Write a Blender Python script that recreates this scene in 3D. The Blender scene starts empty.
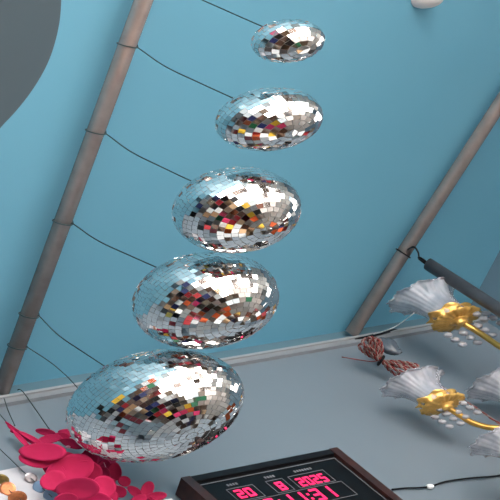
import bpy, math, random
import numpy as np
from mathutils import Vector
random.seed(7)
rng = np.random.default_rng(11)
PI = math.pi
C = bpy.context.scene.collection

# ------------------------------------------------------------------ camera frame
F = 1700.0
CAM = np.array([0.0, 0.0, 1.6])
_up = np.array([-1988.0, -1376.0, F]); _up /= np.linalg.norm(_up)
_fw = np.array([0, 0, 1.0]) - _up[2] * _up; _fw /= np.linalg.norm(_fw)
R = np.array([np.cross(_fw, _up), _fw, _up])            # camera (x right, y down, z forward) -> world
UP = np.array([0, 0, 1.0])
def V(*a): return np.array(a, float)
def ray(px, py): return R @ V((px - 250) / F, (py - 250) / F, 1.0)
def at_depth(px, py, d): return CAM + ray(px, py) * d
def at_z(px, py, z): r = ray(px, py); return CAM + r * ((z - CAM[2]) / r[2])
def at_plane(px, py, p, n): r = ray(px, py); return CAM + r * (((p - CAM) @ n) / (r @ n))
def depth(w): return (R.T @ (w - CAM))[2]
def pix(w): c = R.T @ (w - CAM); return c[0] / c[2] * F + 250, c[1] / c[2] * F + 250
def near_vertical(px, py, axis):                         # point of the vertical line through axis nearest a pixel
    best = min(np.linspace(0.3, 3.2, 2901), key=lambda z: math.hypot(*(np.array(pix(V(axis[0], axis[1], z + CAM[2]))) - (px, py))))
    return V(axis[0], axis[1], best + CAM[2])
HP = CAM[2] + 2.4            # pipe centre height
HL = HP - 0.0195             # top of the moulding the pipes rest on
HC = HP + 0.036              # ceiling
PR = 0.0195
# wide, squat build of the ornaments: longer across than high
def wide(sx, sz, shear=0.0):
    return R @ np.array([[sx, 0, 0], [shear, 1, 0], [0, 0, sz]]) @ R.T

# ------------------------------------------------------------------ materials
def srgb(r, g, b):
    f = lambda c: c / 12.92 if c <= 0.04045 else ((c + 0.055) / 1.055) ** 2.4
    return (f(r / 255), f(g / 255), f(b / 255), 1)
def mat(name, col, rough=0.5, metal=0.0, noise=None, bump=0.0, nscale=20, trans=0.0, emit=None, estr=0, spec=None, alpha=1.0, sheen=0):
    m = bpy.data.materials.new(name); m.use_nodes = True
    nt = m.node_tree; b = nt.nodes['Principled BSDF']
    b.inputs['Base Color'].default_value = col
    b.inputs['Roughness'].default_value = rough; b.inputs['Metallic'].default_value = metal
    b.inputs['Transmission Weight'].default_value = trans
    b.inputs['Alpha'].default_value = alpha
    if spec is not None: b.inputs['Specular IOR Level'].default_value = spec
    if emit: b.inputs['Emission Color'].default_value = emit; b.inputs['Emission Strength'].default_value = estr
    if noise or bump:
        tc = nt.nodes.new('ShaderNodeTexCoord'); n = nt.nodes.new('ShaderNodeTexNoise')
        n.inputs['Scale'].default_value = nscale; n.inputs['Detail'].default_value = 5
        nt.links.new(tc.outputs['Object'], n.inputs['Vector'])
        if noise:
            mx = nt.nodes.new('ShaderNodeMix'); mx.data_type = 'RGBA'
            mx.inputs[6].default_value = col; mx.inputs[7].default_value = noise
            rp = nt.nodes.new('ShaderNodeMapRange'); rp.inputs[1].default_value = 0.35; rp.inputs[2].default_value = 0.7
            nt.links.new(n.outputs['Fac'], rp.inputs[0]); nt.links.new(rp.outputs[0], mx.inputs[0])
            nt.links.new(mx.outputs[2], b.inputs['Base Color'])
        if bump:
            bp = nt.nodes.new('ShaderNodeBump'); bp.inputs['Strength'].default_value = bump; bp.inputs['Distance'].default_value = 0.004
            nt.links.new(n.outputs['Fac'], bp.inputs['Height']); nt.links.new(bp.outputs[0], b.inputs['Normal'])
    return m
M = dict(
    ceil=mat('blue_paint', (0.155, 0.42, 0.57, 1), 0.55, noise=(0.145, 0.405, 0.555, 1), nscale=3, bump=0.03),
    wall=mat('pale_wall_paint', (0.185, 0.225, 0.262, 1), 0.45, noise=(0.175, 0.215, 0.252, 1), nscale=4, bump=0.03),
    endwall=mat('blue_grey_falloff_paint', (0.105, 0.185, 0.245, 1), 0.5, noise=(0.098, 0.175, 0.235, 1), nscale=4),  # end wall darker and bluer than clock wall: light fall-off in the colour
    fillet=mat('fillet_paint', (0.33, 0.35, 0.37, 1), 0.5),
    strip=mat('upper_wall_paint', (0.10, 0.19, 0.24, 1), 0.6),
    trim=mat('moulding_paint', (0.25, 0.27, 0.29, 1), 0.45),
    floor=mat('floor_tile', (0.40, 0.35, 0.32, 1), 0.4, noise=(0.33, 0.28, 0.25, 1), nscale=5),
    plain=mat('shop_wall_paint', (0.60, 0.58, 0.55, 1), 0.7),
    steel=mat('galvanised_steel', (0.50, 0.42, 0.39, 1), 0.27, 0.5, noise=(0.42, 0.34, 0.31, 1), nscale=35),
    mirror=mat('mirror_glass', (0.80, 0.80, 0.80, 1), 0.03, 1.0),
    grout=mat('ball_core', (0.42, 0.40, 0.38, 1), 0.5, 0.3),
    chrome=mat('chrome', (0.75, 0.75, 0.75, 1), 0.15, 1.0),
    wire=mat('dark_green_wire', (0.012, 0.035, 0.035, 1), 0.5),
    black=mat('black_plastic', (0.006, 0.006, 0.008, 1), 0.45, spec=0.2),
    panel=mat('black_acrylic', (0.004, 0.004, 0.005, 1), 0.35, spec=0.15),
    wood=mat('reddish_brown_frame', (0.05, 0.015, 0.012, 1), 0.4, noise=(0.025, 0.009, 0.008, 1), nscale=60),
    led=mat('red_led', (0.6, 0.02, 0.10, 1), 0.4, emit=(1.0, 0.018, 0.13, 1), estr=1.1),
    led_off=mat('unlit_led', (0.05, 0.006, 0.012, 1), 0.4),
    line=mat('grey_print', (0.16, 0.16, 0.18, 1), 0.5),
    gold=mat('polished_gold', (0.88, 0.55, 0.16, 1), 0.3, 0.55, noise=(0.62, 0.33, 0.07, 1), nscale=60),
    arm=mat('gold_arm', (0.62, 0.36, 0.09, 1), 0.3, 0.85),
    rod=mat('dark_grey_tube', (0.055, 0.062, 0.075, 1), 0.45, noise=(0.075, 0.08, 0.09, 1), nscale=40),
    glass=mat('frosted_glass', (0.44, 0.45, 0.52, 1), 0.18, alpha=0.47, noise=(0.66, 0.65, 0.70, 1), nscale=35, bump=0.5, spec=0.8),
    crystal=mat('crystal', (0.62, 0.62, 0.66, 1), 0.06, trans=0.45),
    pink=mat('pink_fabric', (0.54, 0.006, 0.085, 1), 0.85, noise=(0.45, 0.005, 0.066, 1), nscale=14),
    pale_pink=mat('pale_pink_bead', (0.85, 0.30, 0.42, 1), 0.4),
    red_wire=mat('red_insulation', (0.22, 0.022, 0.018, 1), 0.45),
    brown_wire=mat('white_insulation', (0.27, 0.19, 0.17, 1), 0.5),
    white=mat('white_plastic', (0.82, 0.82, 0.82, 1), 0.4),
    lamp=mat('opal_plastic', (0.85, 0.80, 0.80, 1), 0.4),
    paper=mat('white_paper', (0.52, 0.51, 0.54, 1), 0.8),
    bag=mat('grey_plastic_film', (0.12, 0.15, 0.19, 1), 0.25, trans=0.3, bump=0.4, nscale=25),
    fan=mat('grey_brown_enamel', (0.068, 0.105, 0.128, 1), 0.5),
    olive=mat('olive_gold_sequin', (0.30, 0.22, 0.07, 1), 0.35, 0.6, noise=(0.16, 0.13, 0.05, 1), nscale=90),
    orange=mat('copper_sequin', (0.62, 0.22, 0.09, 1), 0.35, 0.6, noise=(0.30, 0.10, 0.05, 1), nscale=90),
    silver=mat('silver_sequin', (0.40, 0.38, 0.40, 1), 0.3, 0.8, noise=(0.22, 0.22, 0.24, 1), nscale=120),
    bluedisc=mat('pale_blue_sequin', (0.17, 0.27, 0.40, 1), 0.4, 0.2),
    table=mat('table_wood', (0.16, 0.09, 0.06, 1), 0.4, noise=(0.10, 0.06, 0.04, 1), nscale=12),
)

# ------------------------------------------------------------------ mesh helpers
class MB:
    def __init__(s): s.v = []; s.f = []
    def add(s, vs, fs):
        o = len(s.v); s.v += [tuple(map(float, p)) for p in vs]; s.f += [tuple(i + o for i in f) for f in fs]; return s
    def box(s, p, ux, uy, uz):                           # corner + three edge vectors
        p, ux, uy, uz = map(np.asarray, (p, ux, uy, uz))
        vs = [p, p + ux, p + ux + uy, p + uy, p + uz, p + ux + uz, p + ux + uy + uz, p + uy + uz]
        return s.add(vs, [(0, 3, 2, 1), (4, 5, 6, 7), (0, 1, 5, 4), (1, 2, 6, 5), (2, 3, 7, 6), (3, 0, 4, 7)])
    def tube(s, pts, r, n=10, cap=True, closed=False):
        pts = [np.asarray(p, float) for p in pts]; k = len(pts)
        rr = r if hasattr(r, '__len__') else [r] * k
        t0 = pts[1] - pts[0]; a = np.cross(t0, V(0.3, 0.2, 0.9)); 
        if np.linalg.norm(a) < 1e-9: a = np.cross(t0, V(1, 0, 0))
        a /= np.linalg.norm(a); vs = []; fs = []
        for i in range(k):
            if closed: t = pts[(i + 1) % k] - pts[i - 1]
            else: t = pts[min(i + 1, k - 1)] - pts[max(i - 1, 0)]
            t = t / (np.linalg.norm(t) + 1e-12)
            a = a - (a @ t) * t; a /= np.linalg.norm(a); b = np.cross(t, a)
            for j in range(n):
                q = 2 * PI * j / n; vs.append(pts[i] + rr[i] * (math.cos(q) * a + math.sin(q) * b))
        for i in range(k if closed else k - 1):
            for j in range(n):
                i2 = (i + 1) % k
                fs.append((i * n + j, i * n + (j + 1) % n, i2 * n + (j + 1) % n, i2 * n + j))
        if cap and not closed:
            fs.append(tuple(range(n))[::-1]); fs.append(tuple((k - 1) * n + j for j in range(n)))
        return s.add(vs, fs)
    def lathe(s, prof, n=24, mod=None, T=None, org=(0, 0, 0), close=False):   # prof: (r, z); mod(theta, i)->(dr factor, dz)
        vs = []; fs = []; k = len(prof); org = np.asarray(org, float)
        for i, (r, z) in enumerate(prof):
            for j in range(n):
                q = 2 * PI * j / n; m, dz = mod(q, i / (k - 1)) if mod else (1, 0)
                p = V(r * m * math.cos(q), r * m * math.sin(q), z + dz)
                vs.append(org + (T @ p if T is not None else p))
        for i in range(k - 1):
            for j in range(n): fs.append((i * n + j, i * n + (j + 1) % n, (i + 1) * n + (j + 1) % n, (i + 1) * n + j))
        if close: fs.append(tuple(range(n))[::-1]); fs.append(tuple((k - 1) * n + j for j in range(n)))
        return s.add(vs, fs)
    def ball(s, c, r, n=12, m=8, T=None, squash=1.0):
        prof = [(max(1e-5, r * math.sin(PI * i / m)), -r * squash * math.cos(PI * i / m)) for i in range(m + 1)]
        return s.lathe(prof, n, T=T, org=c)
    def build(s, name, m, parent=None, smooth=True, origin=None, solid=None, subsurf=0):
        me = bpy.data.meshes.new(name)
        o = bpy.data.objects.new(name, me); C.objects.link(o)
        vs = s.v
        if origin is not None:
            origin = np.asarray(origin, float); vs = [tuple(np.asarray(p) - origin) for p in vs]; o.location = origin
        elif parent is not None and parent.get('_o') is not None:
            vs = [tuple(np.asarray(p) - np.asarray(parent['_o'])) for p in vs]
        me.from_pydata(vs, [], s.f); me.validate(); me.update()
        if origin is not None: o['_o'] = [float(x) for x in origin]
        elif parent is not None and parent.get('_o') is not None: o['_o'] = list(parent['_o'])
        for ml in (m if isinstance(m, (list, tuple)) else [m]): me.materials.append(M[ml])
        if smooth: me.polygons.foreach_set('use_smooth', [True] * len(me.polygons))
        if parent is not None: o.parent = parent
        if solid:
            md = o.modifiers.new('thick', 'SOLIDIFY'); md.thickness = solid; md.offset = 0
        if subsurf:
            md = o.modifiers.new('smooth', 'SUBSURF'); md.levels = subsurf; md.render_levels = subsurf
        return o
def tag(o, label=None, cat=None, group=None, kind=None):
    if label: o['label'] = label
    if cat: o['category'] = cat
    if group: o['group'] = group
    if kind: o['kind'] = kind
    return o
def empty(name, loc, label, cat, group=None):
    o = bpy.data.objects.new(name, None); o.empty_display_size = 0.05; C.objects.link(o); o.location = tuple(map(float, loc))
    o['_o'] = [float(x) for x in loc]
    return tag(o, label, cat, group)
def spline(pts, n=8):
    pts = [np.asarray(p, float) for p in pts]; out = []
    P = [2 * pts[0] - pts[1]] + pts + [2 * pts[-1] - pts[-2]]
    for i in range(1, len(P) - 2):
        for k in range(n):
            t = k / n; a, b, c, d = P[i - 1:i + 3]
            out.append(0.5 * ((2 * b) + (c - a) * t + (2 * a - 5 * b + 4 * c - d) * t * t + (3 * b - a - 3 * c + d) * t ** 3))
    out.append(pts[-1]); return out

# ------------------------------------------------------------------ the room
A0 = at_z(0, 401, HL); A1 = at_z(350, 341, HL)
D = (A1 - A0); D[2] = 0; D /= np.linalg.norm(D)          # along the clock wall, away from the camera
N = V(D[1], -D[0], 0)                                     # out of the clock wall
def onwall(px, py, off=0.0): return at_plane(px, py, A0 + N * off, N)
B0, B1 = at_z(478, 291, HC), at_z(500, 250, HC)
G = B1 - B0; G[2] = 0; G /= np.linalg.norm(G)            # along the end wall
tt = np.linalg.solve(np.array([[D[0], -G[0]], [D[1], -G[1]]]), (B0 - A0)[:2])
CORN = A0 + D * tt[0]
far_end = CORN + G * 2.7
near = A0 - D * 5.7
FX = far_end[0]
def slab(name, p, ux, uy, uz, m): return tag(MB().box(p, ux, uy, uz).build(name, m, smooth=False), kind='structure')
z0 = V(0, 0, 1)
# clock wall: pale lower part and the strip above the moulding
w = slab('wall_left', V(near[0], near[1], 0), D * (np.linalg.norm(CORN - near)), -N * 0.12, z0 * (HL - 0.024), 'wall')
tag(w, 'pale blue-white painted wall that carries the red digital clock', 'wall')
pm = V(near[0], near[1], HL - 0.024)
w = slab('trim_1', pm - N * 0.1, D * np.linalg.norm(CORN - near), N * 0.110, z0 * 0.024, 'trim')
MB().box(pm + N * 0.010 + z0 * 0.016, D * np.linalg.norm(CORN - near), N * 0.005, z0 * 0.008).build('fillet', 'fillet', w, smooth=False)
tag(w, 'pale moulding ledge along the top of the clock wall under the pipe ends', 'moulding')
w = slab('wall_left_upper', V(near[0], near[1], HL) - N * 0.1, D * np.linalg.norm(CORN - near), N * 0.095, z0 * (HC - HL), 'strip')
w.name = 'wall_left_top'; tag(w, 'narrow grey-blue wall strip between moulding ledge and blue ceiling', 'wall')
NB = V(G[1], -G[0], 0); NB = NB if NB @ (CAM - CORN) > 0 else -NB
WA, WB, WZ0, WZ1 = 1.15, 2.65, 0.7, 2.6                  # a daylight window low in the end wall, beyond the right edge of the view
cb = V(CORN[0], CORN[1], 0)
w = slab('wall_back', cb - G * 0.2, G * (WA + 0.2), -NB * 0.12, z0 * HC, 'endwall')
tag(w, 'blue-grey end wall with light fall-off in its colour, in the corner behind the chandelier tube', 'wall')
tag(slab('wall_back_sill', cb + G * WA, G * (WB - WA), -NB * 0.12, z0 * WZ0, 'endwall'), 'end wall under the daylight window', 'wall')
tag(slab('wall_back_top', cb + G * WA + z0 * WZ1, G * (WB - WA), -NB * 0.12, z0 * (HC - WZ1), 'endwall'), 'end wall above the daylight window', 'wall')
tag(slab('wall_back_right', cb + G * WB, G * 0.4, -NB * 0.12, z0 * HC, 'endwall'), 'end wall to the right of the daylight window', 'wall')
c1 = cb + G * WA + z0 * WZ0
wn = bpy.data.objects.new('window_1', None); C.objects.link(wn); wn.location = tuple(c1); wn['_o'] = [float(x) for x in c1]
tag(wn, 'daylight window in the end wall beyond the right edge of the view', 'window', kind='structure')
for q in (0, .5, 1.0, 1.46): MB().box(c1 + G * q, G * .04, -NB * .06, z0 * (WZ1 - WZ0)).build('mullion', 'white', wn, smooth=False)
for q in (0, WZ1 - WZ0 - .04): MB().box(c1 + z0 * q, G * 1.5, -NB * .05, z0 * .04).build('rail', 'white', wn, smooth=False)
XR, YF, YO = FX + 0.1, -1.9, 2.2
XL = near[0] - 0.3
w = slab('ceiling', V(XL, YF - 0.3, HC), V(XR + 0.5 - XL, 0, 0), V(0, CORN[1] + 1.2 - YF, 0), z0 * 0.1, 'ceil')
tag(w, 'sky-blue painted ceiling above the pipes', 'ceiling')
w = slab('floor', V(XL, YF - 0.3, -0.1), V(XR + 0.5 - XL, 0, 0), V(0, CORN[1] + 1.2 - YF, 0), z0 * 0.1, 'floor')
tag(w, 'brown shop floor below the camera', 'floor')
w = slab('wall_front', V(XL, YF, 0), V(1.7 - XL, 0, 0), V(0, -0.12, 0), z0 * HC, 'plain'); tag(w, 'plain shop wall behind the camera', 'wall')
w = slab('wall_front_top', V(1.7, YF, 3.85), V(XR + 0.3 - 1.7, 0, 0), V(0, -0.12, 0), z0 * (HC - 3.85), 'plain'); tag(w, 'wall above the open shop front behind the camera', 'wall')
# right side: shop front open to the street between two piers
w = slab('wall_right', V(XR, YF, 3.85), V(0.15, 0, 0), V(0, far_end[1] + 0.3 - YF, 0), z0 * (HC - 3.85), 'plain')
tag(w, 'wall above the open shop front on the right', 'wall')

sf = bpy.data.objects.new('window_2', None); C.objects.link(sf); sf.location = (float(XR), float(YF), 0); sf['_o'] = [float(XR), float(YF), 0]
tag(sf, 'open shop front on the right with added timber posts, seen only mirrored in the balls', 'shop front', kind='structure')
for q in np.linspace(YF + .25, YO - .35, 7): MB().box(V(XR, q, 0), V(.07, 0, 0), V(0, .075, 0), V(0, 0, 3.85)).build('post', 'table', sf, smooth=False)  # posts and rails added to break up the bright opening's reflection
for q in (0.9, 2.1, 3.0): MB().box(V(XR, YF, q), V(.05, 0, 0), V(0, YO - YF, 0), V(0, 0, .06)).build('rail', 'table', sf, smooth=False)
w = slab('wall_right_pier', V(XR, YO, 0), V(0.15, 0, 0), V(0, far_end[1] + 0.3 - YO, 0), z0 * 3.85, 'plain'); w.name = 'wall_right_far'
tag(w, 'wall beside the open shop front on the right', 'wall')

# ------------------------------------------------------------------ steel pipes
def pipe(pa, pb, ea, eb, label):
    a, b = at_z(*pa, HP), at_z(*pb, HP); d = (b - a) / np.linalg.norm(b - a)
    a, b = a - d * ea, b + d * eb
    t = MB().tube([a, b], PR, 24).build('steel_pipe', 'steel', origin=(a + b) / 2)
    return tag(t, label, 'pipe'), a, d
P1, a1, d1 = pipe((143, 2), (1, 391), 0.9, 0.0, 'round steel pipe carrying the five mirror balls, on the left under the ceiling')
P2, a2, d2 = pipe((499, 105), (351, 334), 1.8, 0.0, 'round steel pipe on the right holding the chandelier hook')

# ------------------------------------------------------------------ mirror balls
def hang(Apx, pole, d, label):
    A = at_z(*Apx, HP - 0.006)                            # the knot, beside the pipe
    rel = A - a1; ax = a1 + d * (rel @ d)                 # nearest point of the pipe axis
    side = A - ax; side[2] = 0; side /= np.linalg.norm(side)
    mb = MB(); r = 0.0013
    ring = [V(ax[0], ax[1], HP) + (PR + r + 0.0009) * (math.cos(q) * side + math.sin(q) * UP) + d * 0.004 * math.sin(q) for q in np.linspace(0, 2 * PI, 29)[:-1]]
    mb.tube(ring, r, 6, closed=True)
    k0 = V(ax[0], ax[1], HP) + side * (PR + r); k = k0 + side * 0.006 - UP * 0.006
    mb.tube(spline([k0 + d * 0.003, k0 + side * 0.004 + d * 0.002 + UP * 0.003, k, k0 - d * 0.003 - UP * 0.003, k0 + side * 0.003], 5), 0.0013, 6)
    sag = V(-0.008, 0, 0)
    mb.tube(spline([k, k + (pole - k) * 0.3 + sag, k + (pole - k) * 0.65 + sag * 0.6, pole], 8), 0.00125, 8)
    mb.tube(spline([k, k + d * -0.006 + UP * 0.006, k + d * -0.010 + UP * 0.016], 5), 0.0011, 6)
    return tag(mb.build('hanging_wire', 'wire', origin=k), label, 'wire', 'wires that hold the mirror balls')
def disco(cx, cy, a, b, rho, dep, size, Apx, labels):
    # a, b: half width and half height; rho: lean of the outline
    k = dep / F; c0 = at_depth(cx, cy, dep)
    bz = math.sqrt(max(0.02, 1 - rho * rho)) * b
    Mx = R @ (np.array([[a, 0, 0], [-rho * b, bz, 0], [0, 0, 0.82 * b]]) * k)
    p = np.linalg.solve(Mx, UP); p /= np.linalg.norm(p)    # pole of the tile rows
    e1 = np.cross(p, V(0.2, 0.9, 0.1)); e1 /= np.linalg.norm(e1); e2 = np.cross(p, e1)
    rm = k * (a * b * b) ** (1 / 3)
    sph = lambda th, ph: p * math.cos(th) + (e1 * math.cos(ph) + e2 * math.sin(ph)) * math.sin(th)
    core = MB(); n, m = 48, 30
    prof = [sph(PI * i / m, 2 * PI * j / n) for i in range(m + 1) for j in range(n)]
    core.add([c0 + Mx @ (q * 0.985) for q in prof], [(i * n + j, i * n + (j + 1) % n, (i + 1) * n + (j + 1) % n, (i + 1) * n + j) for i in range(m) for j in range(n)])
    root = core.build('disco_ball', 'grout', origin=c0)
    tag(root, labels[0], 'mirror ball', 'mirror balls hung along the left pipe')
    tile = 0.0110
    rows = round(PI * rm / tile); mb = MB(); g = 0.478
    for i in range(rows):
        th = PI * (i + 0.5) / rows; cnt = max(5, round(2 * PI * math.sin(th) * rm / tile)); ph0 = random.uniform(0, 1)
        for j in range(cnt):
            ph = 2 * PI * (j + ph0) / cnt; dt, dp = PI / rows * g, 2 * PI / cnt * g
            ctr = Mx @ sph(th, ph)
            cs = [Mx @ sph(th + sa * dt, ph + sb * dp) for sa, sb in ((-1, -1), (-1, 1), (1, 1), (1, -1))]
            nrm = np.cross(cs[2] - cs[0], cs[3] - cs[1]); nrm /= np.linalg.norm(nrm)
            if nrm @ ctr < 0: nrm = -nrm
            nj = nrm + rng.normal(0, 0.05, 3); nj /= np.linalg.norm(nj)
            mid = sum(cs) / 4
            top = [q - nj * ((q - mid) @ nj) + nrm * 0.0007 for q in cs]
            bot = [q * 0.975 for q in cs]
            mb.add([c0 + q for q in top + bot], [(0, 1, 2, 3), (0, 4, 5, 1), (1, 5, 6, 2), (2, 6, 7, 3), (3, 7, 4, 0)])
    ot = mb.build('mirror_tiles', 'mirror', root, smooth=False)
    import bmesh
    bm = bmesh.new(); bm.from_mesh(ot.data); bmesh.ops.recalc_face_normals(bm, faces=bm.faces); bm.to_mesh(ot.data); bm.free()
    pole = c0 + Mx @ p
    cap = MB().lathe([(0.001, 0.008), (0.010, 0.008), (0.016, 0.003), (0.017, -0.006)], 20, org=pole).build('hanger_cap', 'chrome', root)
    pts = [pole + V(0, 0, 0.016) + 0.008 * (math.cos(q) * V(1, 0, 0) + math.sin(q) * UP) for q in np.linspace(0, 2 * PI, 17)[:-1]]
    MB().tube(pts, 0.0014, 6, closed=True).build('ring', 'chrome', cap)
    hang(Apx, pole + V(0, 0, 0.024), d1, labels[1])
    gap = min((c0 + Mx @ q - A0) @ N for q in prof)
    print('BALL', size, 'centre', c0.round(2), 'top px', np.round(pix(pole), 1), 'pipe px', Apx, 'wall gap', round(gap, 3), 'pole z', round(pole[2], 2))
    return root, c0, Mx
def depth_below(px, py, Apx):                             # depth at which the pixel's ray passes under the pipe point
    A = at_z(*Apx, HP); r = ray(px, py); h = V(A[0], A[1]); return (h @ r[:2]) / (r[:2] @ r[:2])
BALLS = [
    (288, 41, 37, 21.5, 0.10, (163, -24), '4', ('smallest mirror-tiled disco ball, at the top of the row', 'thin dark wire holding the smallest mirror ball')),
    (269, 119.5, 54, 31.5, 0.12, (140, 48), '6', ('second smallest mirror-tiled disco ball, just below the smallest', 'thin dark wire holding the second smallest mirror ball')),
    (236.5, 210, 64.5, 43, 0.06, (108, 134), '8', ('medium mirror-tiled disco ball, third in the row of five', 'thin dark wire holding the medium mirror ball')),
    (205.5, 300.5, 73.5, 48.5, 0.10, (79, 224), '10', ('second largest mirror-tiled disco ball, just above the largest', 'thin dark wire holding the second largest mirror ball')),
    (155, 405.7, 89, 56.5, 0.20, (44, 316), '12', ('largest mirror-tiled disco ball, lowest in the row above the pink flowers', 'thin dark wire holding the largest mirror ball')),
]
for cx, cy, a, b, rho, Apx, size, labels in BALLS:
    disco(cx, cy, a, b, rho, depth_below(cx, cy, Apx) - (0.05 if size == '12' else 0), size, Apx, labels)

# ------------------------------------------------------------------ digital clock on the wall
OFF = 0.045
fp = A0 + N * OFF
TL, TR = at_plane(181, 477.5, fp, N), at_plane(337, 447, fp, N)
U = TR - TL; CW = np.linalg.norm(U); U /= CW
W_ = np.cross(N, U); W_ = W_ if W_[2] < 0 else -W_; W_ /= np.linalg.norm(W_)
CH = 0.34
def uv(px, py): q = at_plane(px, py, fp, N) - TL; return q @ U, q @ W_
print('CLOCK w', CW, 'TL', uv(181, 477.5), 'rowA', [np.round(uv(*q), 3) for q in ((238, 491), (248, 489), (281, 483), (297, 481), (329, 474))],
      'rowB', [np.round(uv(*q), 3) for q in ((275, 498), (303, 493), (335, 487.5))], 'R', uv(410, 500), 'L', uv(205, 500))
clk = empty('digital_clock', TL + W_ * CH / 2 + U * CW / 2 - N * OFF, 'wide black wall clock in a brown frame with red lit digits', 'clock')
def cbox(mb, u0, v0, u1, v1, n0, n1): return mb.box(TL + U * u0 + W_ * v0 + N * n0, U * (u1 - u0), W_ * (v1 - v0), N * (n1 - n0))
fr = 0.026
for u0 in (0, CW - fr): cbox(MB(), u0, 0, u0 + fr, CH, -OFF + 0.002, 0).build('side_frame', 'wood', clk, smooth=False)
for v0 in (0, CH - 0.018): cbox(MB(), fr, v0, CW - fr, v0 + 0.018, -OFF + 0.002, -0.002).build('rail_frame', 'black', clk, smooth=False)
f_ = MB(); cbox(f_, fr, 0.018, CW - fr, CH - 0.018, -OFF + 0.002, -0.008); face = f_.build('face_panel', 'panel', clk, smooth=False)
def outline(mb, u0, v0, u1, v1, t=0.0016):
    for q in ((u0, v0, u1, v0 + t), (u0, v1 - t, u1, v1), (u0, v0, u0 + t, v1), (u1 - t, v0, u1, v1)): cbox(mb, *q, -0.008, -0.0072)
SEG = {'0': 'abcdef', '1': 'bc', '2': 'abged', '3': 'abgcd', '4': 'fgbc', '5': 'afgcd', '6': 'afgedc', '7': 'abc', '8': 'abcdefg', '9': 'abcdfg'}
def digit(mb, ch, u, v, w, h, t):
    if ch == ':':
        cbox(mb, u + t * 0.2, v + h * 0.25, u + t * 1.2, v + h * 0.25 + t, -0.008, -0.0066); cbox(mb, u + t * 0.2, v + h * 0.65, u + t * 1.2, v + h * 0.65 + t, -0.008, -0.0066); return
    gaps = t * 0.18
    B = {'a': (gaps, 0, w - gaps, t), 'g': (gaps, h / 2 - t / 2, w - gaps, h / 2 + t / 2), 'd': (gaps, h - t, w - gaps, h),
         'f': (0, gaps, t, h / 2 - gaps), 'b': (w - t, gaps, w, h / 2 - gaps), 'e': (0, h / 2 + gaps, t, h - gaps), 'c': (w - t, h / 2 + gaps, w, h - gaps)}
    for s in SEG[ch]:
        x0, y0, x1, y1 = B[s]; cbox(mb, u + x0, v + y0, u + x1, v + y1, -0.008, -0.0066)
def row(text, u, v, w, h, t, pitch):
    for ch in text:
        mb = MB(); digit(mb, ch, u, v, w, h, t); mb.build('colon' if ch == ':' else 'led_digit', 'led', clk, smooth=False)
        u += pitch * (0.45 if ch == ':' else 1)
row('20', 0.098, 0.066, 0.021, 0.030, 0.0052, 0.028)
row('8', 0.222, 0.068, 0.021, 0.030, 0.0052, 0.028)
row('2025', 0.287, 0.070, 0.018, 0.030, 0.0046, 0.0235)
row('12:11:31', 0.108, 0.114, 0.026, 0.042, 0.0062, 0.0365)
f_ = MB(); outline(f_, fr + 0.006, 0.026, CW - fr - 0.006, CH - 0.026, 0.0022); f_.build('border_line', 'line', clk, smooth=False)
for q in ((0.085, 0.058, 0.165, 0.104), (0.205, 0.058, 0.258, 0.104), (0.276, 0.058, 0.392, 0.104), (0.085, 0.108, 0.405, 0.163)):
    f_ = MB(); outline(f_, *q, 0.0013); f_.build('display_outline', 'line', clk, smooth=False)
for u0, n in ((0.10, 4), (0.215, 4), (0.31, 7)):
    for i in range(n):
        cbox(MB(), u0 + i * 0.0085, 0.042, u0 + i * 0.0085 + 0.0055, 0.049, -0.008, -0.0075).build('printed_mark', 'line', clk, smooth=False)

# ------------------------------------------------------------------ ornaments stand on this frame: axis straight up, wide across
T = wide(1.75, 1.32)
_t = np.linalg.solve(T, UP); _t /= np.linalg.norm(_t)
_e1 = np.cross(_t, V(0.1, 0.9, 0.2)); _e1 /= np.linalg.norm(_e1); _e2 = np.cross(_t, _e1)
TE = T @ np.array([_e1, _e2, _t]).T
def dwall(px, py): return depth(onwall(px, py))

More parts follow.
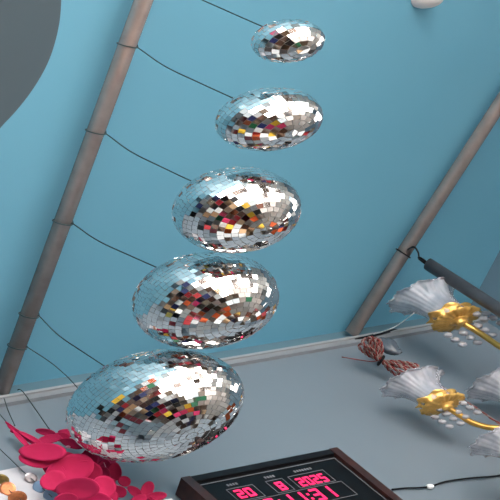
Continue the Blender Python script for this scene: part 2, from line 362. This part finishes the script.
# ------------------------------------------------------------------ chandelier
Q = at_z(425, 262, HP - 0.055)
hub = near_vertical(640, 394, Q)
chan = empty('chandelier', Q, 'gold chandelier with frosted ruffled glass shades hanging by a dark tube from the right pipe', 'chandelier')
low = V(Q[0], Q[1], hub[2])
MB().tube([Q - UP * 0.012, low], 0.0175, 20).build('hanging_tube', 'rod', chan)
loop = [Q + UP * 0.006 + 0.013 * (math.cos(q) * D * 0.7 + math.cos(q) * N * -0.5 + math.sin(q) * UP * 1.3) for q in np.linspace(0, 2 * PI, 21)[:-1]]
MB().tube(loop, 0.0035, 8, closed=True).build('hook_loop', 'black', chan)
MB().lathe([(0.001, 0.06), (0.02, 0.06), (0.03, 0.04), (0.055, 0.02), (0.06, -0.01), (0.04, -0.04), (0.018, -0.06), (0.022, -0.085), (0.001, -0.10)], 28, org=hub).build('hub', 'gold', chan)
def arm_shade(cup_px, cd, mouth_r, arm_px, strands, scale=1.0, lean=0):
    u = cd / F * scale; c = at_depth(*cup_px, cd); E = TE * u
    hd = depth(hub)
    pts = [c - UP * 0.002] + [at_depth(x, y, cd + (hd - cd) * f) for x, y, f in arm_px] + [hub - UP * 0.02]
    arm = MB().tube(spline(pts, 8), 0.0085 * scale, 12).build('arm', 'arm', chan)
    # leafy cup seen from below: a scalloped dish and a second ring of leaves
    cupm = MB()
    cupm.lathe([(1.0, -1.2), (5, -1.0), (10, -0.5), (14.4, 0.3), (17.6, 1.6)], 72, lambda q, f: (1 + 0.07 * f * abs(math.sin(q * 7)) - 0.03 * f, 0.9 * f * math.sin(q * 20)), E, c)
    cup = cupm.build('leaf_cup', 'gold', chan, solid=0.002)
    MB().lathe([(0.6, -6.5), (3.4, -6), (4.4, -4.5), (3.6, -3), (6.5, -2.2), (7.2, -1.2)], 28, T=E, org=c).build('cup_boss', 'gold', cup)
    MB().lathe([(10, 1.0), (12.0, 3.0), (12.2, 6), (13.4, 9), (15.4, 10.5)], 60, lambda q, f: (1 + 0.12 * f * math.sin(q * 6), 1.4 * f * math.cos(q * 6)), E, c).build('leaf_ring', 'gold', cup, solid=0.0015)
    def ruff(q, f):
        k = max(0, f - 0.45) / 0.55
        return 1 + 0.07 * k * k * math.sin(q * 9) + 0.02 * f * math.sin(q * 27), 1.5 * k * k * math.cos(q * 9 + 0.6) + 0.5 * k * math.cos(q * 27)
    prof = [(9.0, 1), (11.5, 5), (12.2, 10), (12.4, 16), (13.2, 22), (15.2, 28), (18.6, 33), (mouth_r - 1, 37.5), (mouth_r + 1.2, 39.2), (mouth_r + 1.6, 38.6)]
    MB().lathe(prof, 120, ruff, E, c).build('glass_shade', 'glass', chan, solid=0.0035)
    for st in strands:
        for b in [None]:
            mb = MB(); x0, y0 = st[0]
            mb.tube([at_depth(x0 - 5, y0 - 3.6, cd), at_depth(*st[-1], cd)], 0.0006, 5)
            for x, y in st: mb.ball(at_depth(x, y, cd), 3.0, 12, 8, T=E)
            mb.build('bead_strand', 'crystal', cup)
    m = c + E @ V(0, 0, 38); print('SHADE', cup_px, 'depth', cd, 'mouth px', np.round(pix(m), 1), 'wall gap', round((m - A0) @ N - (mouth_r + 2) * u * 1.6, 3), 'hub dist', np.linalg.norm((c - hub)[:2]).round(2))
def st(x, y, n=3): return [(x + 7.2 * i, y + 4.7 * i) for i in range(n)]
arm_shade((458, 320), 4.56, 23, [(478, 332, 0.05), (505, 350, 0.25), (550, 378, 0.6), (600, 396, 0.9)],
          [st(448, 335), st(463.5, 333), st(478, 325.5), st(486, 313.5), st(477, 314, 2)], 0.95)
arm_shade((444, 405), 4.22, 23, [(458, 414, 0.05), (476, 424, 0.15), (502, 428, 0.35), (560, 424, 0.7), (610, 410, 0.9)],
          [st(435, 417), st(446, 414), st(458, 412, 2), st(463, 403), st(440, 409, 2)], 0.86)
arm_shade((541, 409), 4.42, 23, [(556, 420, 0.2), (580, 428, 0.5), (615, 414, 0.9)], [])
arm_shade((544, 466), 3.92, 23, [(560, 478, 0.2), (590, 484, 0.45), (625, 450, 0.9)], [])
# S-shaped wire from the pipe to the tube
ax = a2 + d2 * ((at_z(398, 250, HP) - a2) @ d2)
sd = np.cross(UP, d2); sd = sd / np.linalg.norm(sd); sd = sd if (R.T @ sd)[0] > 0 else -sd
mb = MB()
mb.tube([ax + (PR + 0.0032) * (math.cos(q) * sd + math.sin(q) * UP) for q in np.linspace(0, 2 * PI, 29)[:-1]], 0.0022, 8, closed=True)
cd = depth(Q)
mb.tube(spline([ax + sd * (PR + 0.002) * 0.9 + UP * 0.012, at_depth(413, 247, 4.62), at_depth(418, 252, 4.66), at_depth(419, 259, 4.70), Q + UP * 0.022], 8), 0.0026, 8)
tag(mb.build('wire_hook', 'black', origin=ax), 'dark wire hook looped round the right pipe and holding the chandelier tube', 'hook')

# ------------------------------------------------------------------ hank of twisted red wire by the end of the right pipe
hk = at_depth(381, 360.5, 4.47)
hank = empty('wire_hank', hk, 'tied hank of twisted red and pale wire beside the end of the right pipe', 'wire bundle')
def hp(px, py, dd=0.0): return at_depth(px, py, 4.47 + dd)
def twist(path, name, parent, ra=0.0024, rw=0.0021, pitch=0.021, mats=('red_wire', 'brown_wire')):
    path = spline(path, 14); acc = 0; P1_, P2_ = [], []; a = None
    for i, p in enumerate(path):
        t = path[min(i + 1, len(path) - 1)] - path[max(i - 1, 0)]; t = t / np.linalg.norm(t)
        if a is None: a = np.cross(t, V(.2, .3, .9)); a /= np.linalg.norm(a)
        a = a - (a @ t) * t; a /= np.linalg.norm(a); b = np.cross(t, a)
        if i: acc += np.linalg.norm(p - path[i - 1]) / pitch * 2 * PI
        o = (math.cos(acc) * a + math.sin(acc) * b) * ra; P1_.append(p + o); P2_.append(p - o)
    m1 = MB().tube(P1_, rw, 7); k = len(m1.f); m1.tube(P2_, rw, 7)
    o = m1.build(name, list(mats), parent)
    for i, pl in enumerate(o.data.polygons): pl.material_index = 0 if i < k else 1
    return o
for (x, y, wx, dz) in ((361, 346, 3.2, 0.0), (365, 341, 3.4, 0.02), (370, 339, 3.0, -0.02), (374, 340, 3.4, 0.01), (378, 341, 3.0, -0.015), (366, 348, 2.6, -0.02), (371, 347, 2.4, 0.015)):
    dx, dy = x - 381, y - 360.5; L = math.hypot(dx, dy); nx, ny = -dy / L, dx / L
    twist([hp(380.5, 360), hp(381 + dx * .55 + nx * wx, 360.5 + dy * .55 + ny * wx, dz), hp(x + nx * wx * .8, y + ny * wx * .8, dz * 1.5), hp(x + dx * .06, y + dy * .06, dz),
           hp(x - nx * wx * .8, y - ny * wx * .8, -dz), hp(381 + dx * .55 - nx * wx, 360.5 + dy * .55 - ny * wx, -dz), hp(381.5, 361)], 'wire_loop', hank)
for (x, y, wx, dz) in ((398, 374, 2.2, 0.0), (405, 371, 2.4, -0.02), (411, 367, 2.2, 0.02), (416, 366, 1.8, -0.01)):
    dx, dy = x - 381, y - 360.5; L = math.hypot(dx, dy); nx, ny = -dy / L, dx / L
    twist([hp(381, 360), hp(381 + dx * .5 + nx * wx, 360.5 + dy * .5 + ny * wx, dz), hp(x + nx * wx * .7, y + ny * wx * .7, dz), hp(x + dx * .05, y + dy * .05, dz),
           hp(x - nx * wx * .7, y - ny * wx * .7, dz), hp(381 + dx * .5 - nx * wx, 360.5 + dy * .5 - ny * wx, dz), hp(381, 361.3)], 'wire_loop', hank)
tie = [hk + 0.0105 * (math.cos(q) * R[:, 0] * 0.7 - math.cos(q) * R[:, 1] * 1.0 + math.sin(q) * R[:, 2]) for q in np.linspace(0, 2 * PI, 19)[:-1]]
MB().tube(tie, 0.004, 8, closed=True).build('tie', 'black', hank)
twist([hp(382, 361), hp(400, 367, -0.02), hp(421, 374, -0.04), at_depth(440, 385.5, 4.36), at_depth(470, 404, 4.28), at_depth(520, 438, 4.12)], 'wire_tail', hank, 0.0019, 0.0017)
MB().tube(spline([hp(380, 360), hp(372, 361.5), hp(360, 360), at_depth(342, 357, 4.40)], 8), 0.0013, 6).build('loose_end', 'red_wire', hank)
# crumpled grey plastic film behind the hank
bgp = at_depth(388.5, 347, 4.53)
mb = MB(); rr = random.Random(5)
bump = {}
def crumple(q, f):
    j = (round(q * 9 / PI), round(f * 8)); bump.setdefault(j, rr.uniform(0.72, 1.25)); return bump[j], 0
mb.lathe([(0.3, -12), (3.5, -10), (5.0, -6), (6.2, -1), (6.8, 4), (6.2, 8), (4.0, 11), (0.3, 12)], 18, crumple, TE * (4.53 / F) * 0.9, bgp)
tag(mb.build('plastic_bag', 'bag', origin=bgp), 'crumpled grey plastic bag tucked behind the red wire hank', 'bag')
# cables
lg = lambda x, y, o: at_plane(x, y, A0 + N * o, N)
mb = MB().tube(spline([lg(354, 339.4, .008), lg(362, 338.0, .010), lg(374, 335.4, .012), lg(384, 332.6, .014), lg(393, 330.6, .012), lg(399, 330.4, .010)], 8), 0.0046, 8)
tag(mb.build('black_cable', 'black', origin=at_z(370, 336, HL)), 'short black cable lying on the ledge at the end of the right pipe', 'cable')
mb = MB().tube(spline([at_z(372, 334.5, HL + 0.004), at_depth(385, 331, 4.6), at_depth(398, 325, 4.58), at_depth(414, 313, 4.5)], 8), 0.0014, 6)
tag(mb.build('thin_wire', 'white', origin=at_z(372, 334.5, HL)), 'thin pale wire running from the ledge to the upper glass shade', 'wire')
lead = empty('wall_cable', onwall(430, 486.5), 'thin black cable with a white joint crossing the pale wall below the chandelier', 'cable')
MB().tube(spline([onwall(x, y, 0.006) for x, y in ((392, 489.5), (405, 488.2), (418, 487.8), (430, 486.5), (446, 481.5), (470, 478.2), (490, 476.6), (520, 473.5))], 8), 0.0023, 8).build('cable', 'black', lead)
MB().ball(onwall(430, 486.5, 0.008), 2.6, 12, 8, T=TE * (4.0 / F)).build('white_joint', 'white', lead)

# ------------------------------------------------------------------ pink fabric flowers on threads
def petal(px, py, a, b, ang, dd, parent, tilt=(0, 0), cup=0.18):
    dpt = dd; k = dpt / F; c = at_depth(px, py, dpt); q = math.radians(ang)
    ex = R @ V(math.cos(q) * a, math.sin(q) * a, tilt[0] * a) * k
    ey = R @ V(-math.sin(q) * b, math.cos(q) * b, tilt[1] * b) * k
    nz = np.cross(ex, ey); nz /= np.linalg.norm(nz); nz = nz if (R.T @ nz)[2] < 0 else -nz
    mb = MB(); rings, n = 5, 28; vs = [c]; fs = []
    h = min(np.linalg.norm(ex), np.linalg.norm(ey))
    for i in range(1, rings + 1):
        f = i / rings
        for j in range(n):
            w = 2 * PI * j / n
            vs.append(c + ex * f * math.cos(w) + ey * f * math.sin(w) * (1 + 0.10 * math.cos(w)) + nz * h * (cup * f * f + 0.03 * f * math.sin(3 * w + px)))
    for j in range(n): fs.append((0, 1 + j, 1 + (j + 1) % n))
    for i in range(rings - 1):
        for j in range(n): p, r = 1 + i * n, 1 + (i + 1) * n; fs.append((p + j, r + j, r + (j + 1) % n, p + (j + 1) % n))
    mb.add(vs, fs)
    return mb.build('petal', 'pink', parent, solid=0.0012)
def flower(parent, cpx, petals, gap=0.10, bead=True):
    d0 = dwall(*cpx) - gap
    ctr = MB().ball(at_depth(*cpx, d0), 2.3, 12, 8, T=TE * (d0 / F)).build('flower', 'pink', parent)
    for i, (x, y, a, b, ang, *rest) in enumerate(petals):
        off = rest[0] if rest else -0.004 * (i % 4)
        petal(x, y, a, b, ang, dwall(x, y) * 0.35 + dwall(*cpx) * 0.65 - gap + off, ctr, tilt=((random.random() - .5) * 0.8, (random.random() - .5) * 0.9))
    return ctr
def thread(parent, pts, r=0.0012, m='wire'): return MB().tube(spline(pts, 8), r, 6).build('thread', m, parent)
def near(px, py, g): return at_depth(px, py, dwall(px, py) - g)
g1 = empty('flower_garland', near(20, 391, 0.03), 'string of large pink fabric flowers hanging from the ledge at the lower left', 'garland', 'pink flower garlands')
thread(g1, [near(17.5, 390, 0.03), near(20, 389.5, 0.04), near(24, 393, 0.05), near(34, 407, 0.06), near(50, 430, 0.075)])
flower(g1, (60, 439), [(46, 432, 11, 3.6, 8), (71, 433, 13, 3.8, 6), (81, 441, 7, 3.6, 40), (50, 439, 12, 4.2, -8), (72, 443, 12, 5, 18), (60, 437, 10, 4.5, 0)], 0.06)
flower(g1, (52, 462), [(43, 452, 25, 8.6, -1, -0.03), (38, 459, 19.5, 8.6, 4, -0.01), (65, 462, 16, 10, 20, 0.0), (55, 470, 14, 9, 30, 0.0)])
flower(g1, (72, 474), [(70, 470, 25, 14, -14, -0.01), (53, 481, 13, 9.5, -10, -0.045), (88, 470, 15, 11, 15, -0.005), (62, 486, 15, 8, 10, -0.03), (90, 458, 9, 8, 60, 0.0)])
flower(g1, (84, 491), [(78, 488, 23, 11.5, -6, -0.06), (94, 500, 19, 10, 10, -0.01), (104, 487, 12, 11, 30, 0.0), (66, 499, 12, 7, 0, -0.05), (84, 511, 20, 9, 0, 0.0)])
g2 = empty('flower_garland', at_z(34, 347, HP), 'string of smaller pink fabric flowers hanging from the left pipe behind the largest mirror ball', 'garland', 'pink flower garlands')
A = at_z(34, 347, HP - 0.006); axp = a1 + d1 * ((A - a1) @ d1); side = A - axp; side[2] = 0; side /= np.linalg.norm(side)
MB().tube([V(axp[0], axp[1], HP) + (PR + 0.0022) * (math.cos(q) * side + math.sin(q) * UP) + d1 * 0.004 * math.sin(q) for q in np.linspace(0, 2 * PI, 29)[:-1]], 0.0013, 6, closed=True).build('knot_loop', 'wire', g2)
k0 = V(axp[0], axp[1], HP) + side * (PR + 0.0013)
thread(g2, [k0 + UP * 0.012, k0 + side * 0.008, k0 + side * 0.006 - UP * 0.01, at_depth(54, 365, 3.72), at_depth(76, 386, 3.73), near(92, 410, 0.05), near(98, 452, 0.05)])
flower(g2, (98, 455), [(92, 449.5, 6.5, 6.0, 70), (103, 452, 7, 5.6, 30), (109, 460.5, 7, 3.8, 12), (98, 459, 8, 5.5, 100), (88, 457, 8, 5.5, 10), (105, 465, 7, 6, 60)], 0.05)
flower(g2, (112, 481), [(114, 471, 7.0, 9.8, -8), (124, 481, 6.6, 5.2, 25), (108, 487, 9, 8, 0), (102, 475, 9, 8, 0), (119, 491, 8, 6, 20), (108, 497, 10, 7, 0)], 0.05)
thread(g2, [near(98, 455, 0.05), near(104, 463, 0.045), near(112, 481, 0.05), near(128, 490, 0.045), near(145, 496, 0.05)], 0.0010, 'pale_pink')
flower(g2, (145, 497), [(147, 489.5, 9, 6.0, -60), (135, 491.5, 8.5, 4.6, 30), (156, 496, 10.5, 4.4, -4), (138, 500, 9, 5, -20), (151, 503, 9, 6, 40)], 0.05)
b_ = [(105, 471.5), (68, 447), (79, 475)]
for x, y in b_: MB().ball(near(x, y, 0.11 if x < 100 else 0.075), 1.5, 10, 6, T=TE * (3.5 / F)).build('bead', 'pale_pink', g1 if x < 100 else g2)
g3 = empty('flower_garland', near(10, 426, 0.05), 'folded pink fabric flower seen edge-on at the left border', 'garland', 'pink flower garlands')
thread(g3, [near(-14, 400, 0.05), near(0, 414.5, 0.05), near(8, 424, 0.05)]); thread(g3, [near(4, 398, 0.05), near(8, 410, 0.05), near(15, 426, 0.05)])
fl = flower(g3, (14, 431), [(15, 430, 13, 2.0, 40, 0), (19, 433.5, 14, 2.2, 38, -0.01), (24, 436, 14, 2.4, 36, -0.015), (31, 438, 14, 2.4, 30, -0.02), (22, 440, 13, 2.3, 42, -0.02)], 0.055)

# ------------------------------------------------------------------ white sheet and sequin strings at the lower left
tr = onwall(64, 458.5, 0.004)
w = MB().box(tr, -D * 0.24, N * 0.003, V(0, 0, -0.2)).build('paper_sheet', 'paper', smooth=False, origin=tr)
tag(w, 'plain white paper sheet on the wall behind the sequin strings', 'paper')
def disc(px, py, r, m, parent, dd=0.03):
    d0 = dwall(px, py) - dd; c = at_depth(px, py, d0); k = d0 / F
    ex = R @ V(1, random.uniform(.05, .3), random.uniform(-.5, .5)) * r * k; ey = R @ V(-0.1, 0.82, random.uniform(-.4, .4)) * r * k
    nz = np.cross(ex, ey); nz /= np.linalg.norm(nz); n = 24
    ring = lambda f, h: [c + ex * f * math.cos(2 * PI * j / n) + ey * f * math.sin(2 * PI * j / n) + nz * h for j in range(n)]
    vs = ring(0.75, 0.002) + ring(1, 0.0008) + ring(1, -0.0008) + ring(0.75, -0.002)
    fs = [tuple(range(n))[::-1], tuple(range(3 * n, 4 * n))] + [(i * n + j, i * n + (j + 1) % n, (i + 1) * n + (j + 1) % n, (i + 1) * n + j) for i in range(3) for j in range(n)]
    return MB().add(vs, fs).build('sequin', m, parent, smooth=False)
s1 = empty('sequin_garland', near(2, 472, 0.03), 'string of olive and copper coloured round sequins at the lower left border', 'garland', 'sequin strings')
thread(s1, [near(-22, 458, .03), near(-8, 470, .03), near(3, 479, .03), near(8, 489, .03), near(20, 499, .03), near(34, 512, .03)], 0.0007)
for x, y, r, m in ((-8, 470, 7, 'orange'), (2.5, 479.5, 6.4, 'olive'), (7.5, 489, 8.4, 'orange'), (17.5, 498, 9, 'orange'), (30, 508, 8.5, 'olive')): disc(x, y, r, m, s1)
s2 = empty('sequin_garland', near(0, 449, 0.03), 'string of silver and pale blue round sequins on a dark wire beside the pink flowers', 'garland', 'sequin strings')
thread(s2, [near(-12, 437, .03), near(0, 449, .03), near(16, 464.5, .03), near(26, 474, .03), near(40, 486, .032), near(52, 497, .035)], 0.0011)
for x, y, r, m in ((31, 478, 6.2, 'silver'), (39.5, 487, 7, 'bluedisc'), (52, 496.5, 9, 'bluedisc')): disc(x, y, r, m, s2, 0.03)

# ------------------------------------------------------------------ ceiling fan (one blade reaches into the frame) and ceiling lamp
ZB = HP - 0.30
hubp = at_z(-250, -110, ZB)
fan = empty('ceiling_fan', V(hubp[0], hubp[1], HC), 'grey-brown ceiling fan with one broad blade reaching in at the upper left', 'fan')
MB().tube([V(hubp[0], hubp[1], HC), hubp + UP * 0.06], 0.012, 14).build('down_rod', 'fan', fan)
MB().lathe([(0.001, 0.07), (0.05, 0.065), (0.085, 0.04), (0.09, 0.0), (0.07, -0.035), (0.001, -0.05)], 32, org=hubp).build('motor', 'fan', fan)
edge = [(-235, -90), (-130, -76), (-20, -62), (45, -48), (58, -25), (60, 5), (56, 34), (46, 64), (28, 94), (4, 122), (-14, 134), (-60, 110), (-150, 20), (-250, -70)]
out = spline([at_z(x, y, ZB) for x, y in edge], 5)
cen = sum(out) / len(out)
for k in range(3):
    q = 2 * PI * k / 3; c_, s_ = math.cos(q), math.sin(q)
    rot = lambda p: hubp + np.array([[c_, -s_, 0], [s_, c_, 0], [0, 0, 1]]) @ (p - hubp)
    n = len(out); vs = [rot(p) + UP * 0.003 for p in out] + [rot(p) - UP * 0.003 for p in out]
    MB().add(vs, [tuple(range(n)), tuple(range(n, 2 * n))[::-1]] + [(i, i + n, (i + 1) % n + n, (i + 1) % n) for i in range(n)]).build('blade', 'fan', fan, smooth=False)
lp = at_z(422.5, -4, HC)
dl = depth(lp) / F
mb = MB().lathe([(0.1, -9), (4.5, -8.5), (8.2, -6.2), (10.6, -3), (11.2, 0), (11.2, 1.2)], 32, T=TE * dl, org=lp - UP * 0.012)
tag(mb.build('ceiling_lamp', 'lamp', origin=lp), 'small round white lamp dome on the blue ceiling at the top', 'lamp')

# ------------------------------------------------------------------ shop behind the camera, mirrored in the balls
GOODS = [srgb(*c) for c in ((120, 60, 30), (20, 20, 24), (225, 225, 225), (210, 90, 40), (160, 30, 40), (235, 190, 60), (30, 40, 90), (110, 95, 80), (200, 160, 120), (70, 45, 35), (240, 240, 235), (30, 30, 30), (190, 190, 190), (40, 110, 70), (225, 60, 110), (130, 110, 95))]
for i, c in enumerate(GOODS): M['goods%d' % i] = mat('carton_colour_%d' % i, c, 0.5)
def carton(cx, cy, z, wx, wy, hz, lab, grp):
    k = random.randrange(len(GOODS))
    o = MB().box(V(cx - wx / 2, cy - wy / 2, z), V(wx, 0, 0), V(0, wy, 0), V(0, 0, hz)).build('goods_carton', 'goods%d' % k, smooth=False, origin=V(cx, cy, z))
    tag(o, lab, 'carton', grp)
for tx, ty, lab in ((-0.55, 0.15, 'wooden display table under the camera to the left'), (0.85, 0.35, 'wooden display table under the camera in the middle')):
    tb = empty('display_table', V(tx, ty, 0), lab, 'table', 'display tables')
    MB().box(V(tx - .6, ty - 1.4, 0.72), V(1.2, 0, 0), V(0, 2.8, 0), V(0, 0, 0.04)).build('table_top', 'table', tb, smooth=False)
    for sx in (-.55, .49):
        for sy in (-1.35, 1.29): MB().box(V(tx + sx, ty + sy, 0), V(.06, 0, 0), V(0, .06, 0), V(0, 0, .72)).build('leg', 'table', tb, smooth=False)
    for i in range(3):
        for j in range(6):
            carton(tx - .4 + i * .4, ty - 1.15 + j * .46, .76, random.uniform(.26, .36), random.uniform(.30, .42), random.uniform(.08, .32),
                   'coloured goods carton on a display table, seen only mirrored in the balls', 'goods cartons on the display tables')
RX0, NC, CWD, NR = -2.55, 10, 0.42, 9
for i in range(NR):
    o = MB().box(V(RX0, YF + .01, 0.10 + i * .42), V(NC * CWD, 0, 0), V(0, .45, 0), V(0, 0, .025)).build('wall_shelf', 'table', smooth=False, origin=V(RX0, YF, 0.1 + i * .42))
    tag(o, 'long brown shelf board with cartons on the wall behind the camera', 'shelf', 'shelves behind the camera')
    for j in range(NC):
        carton(RX0 + (j + .5) * CWD, YF + .25, .126 + i * .42, random.uniform(.34, .40), .4, random.uniform(.28, .38),
               'coloured goods carton on the wall shelves, seen only mirrored in the balls', 'goods cartons on the wall shelves')

# shelves on the clock wall, below the lower edge of the view
mx = 0
for i in range(8):
    zz = 1.05 + i * 0.285
    for q0, nq in ((-2.4, 9), (0.1, 5)):
        if q0 > 0 and zz > 2.75: continue
        p0 = V(A0[0], A0[1], zz) + D * q0 + N * 0.004
        o = MB().box(p0, D * (nq * .25), N * 0.24, V(0, 0, 0.02)).build('wall_shelf', 'table', smooth=False, origin=p0)
        tag(o, 'brown shelf board on the clock wall below the view, seen only mirrored in the balls', 'shelf', 'shelves on the clock wall')
        for j in range(nq):
            wx, hz = random.uniform(.19, .235), random.uniform(.16, .25); k = random.choice((0, 1, 2, 2, 3, 4, 5, 6, 7, 8, 10, 10, 12, 12, 14, 15))
            p = p0 + D * (j * .25 + .008) + N * 0.012 + V(0, 0, 0.021)
            o = MB().box(p, D * wx, N * 0.21, V(0, 0, hz)).build('goods_carton', 'goods%d' % k, smooth=False, origin=p)
            tag(o, 'coloured goods carton on the clock wall shelves, seen only mirrored in the balls', 'carton', 'goods cartons on the clock wall')
            for c_ in (p, p + D * wx, p + N * .21, p + D * wx + N * .21):
                x_, y_ = pix(c_ + V(0, 0, hz))
                if x_ > -5 and y_ < 505: print('INTRUDES', zz, q0, j, round(x_), round(y_))

# ------------------------------------------------------------------ daylight and camera
W = bpy.data.worlds.new('daylight'); bpy.context.scene.world = W; W.use_nodes = True
bg = W.node_tree.nodes['Background']; bg.inputs[0].default_value = (1.0, 0.95, 0.90, 1); bg.inputs[1].default_value = 9.9
from mathutils import Matrix
cam = bpy.data.cameras.new('camera'); co = bpy.data.objects.new('camera', cam); C.objects.link(co)
m4 = Matrix.Identity(4)
for i in range(3):
    m4[i][0] = R[i, 0]; m4[i][1] = -R[i, 1]; m4[i][2] = -R[i, 2]; m4[i][3] = CAM[i]
co.matrix_world = m4; cam.sensor_width = 36; cam.lens = 36 * F / 500; cam.clip_start = 0.02
sc = bpy.context.scene; sc.camera = co
sc.view_settings.view_transform = 'Standard'; sc.view_settings.look = 'None'; sc.view_settings.gamma = 1; sc.view_settings.use_curve_mapping = False
sc.view_settings.exposure = 0.0
sc.cycles.max_bounces = 16; sc.cycles.glossy_bounces = 14; sc.cycles.transmission_bounces = 14;  sc.cycles.use_denoising = True
for o in bpy.data.objects:
    if '_o' in o: del o['_o']
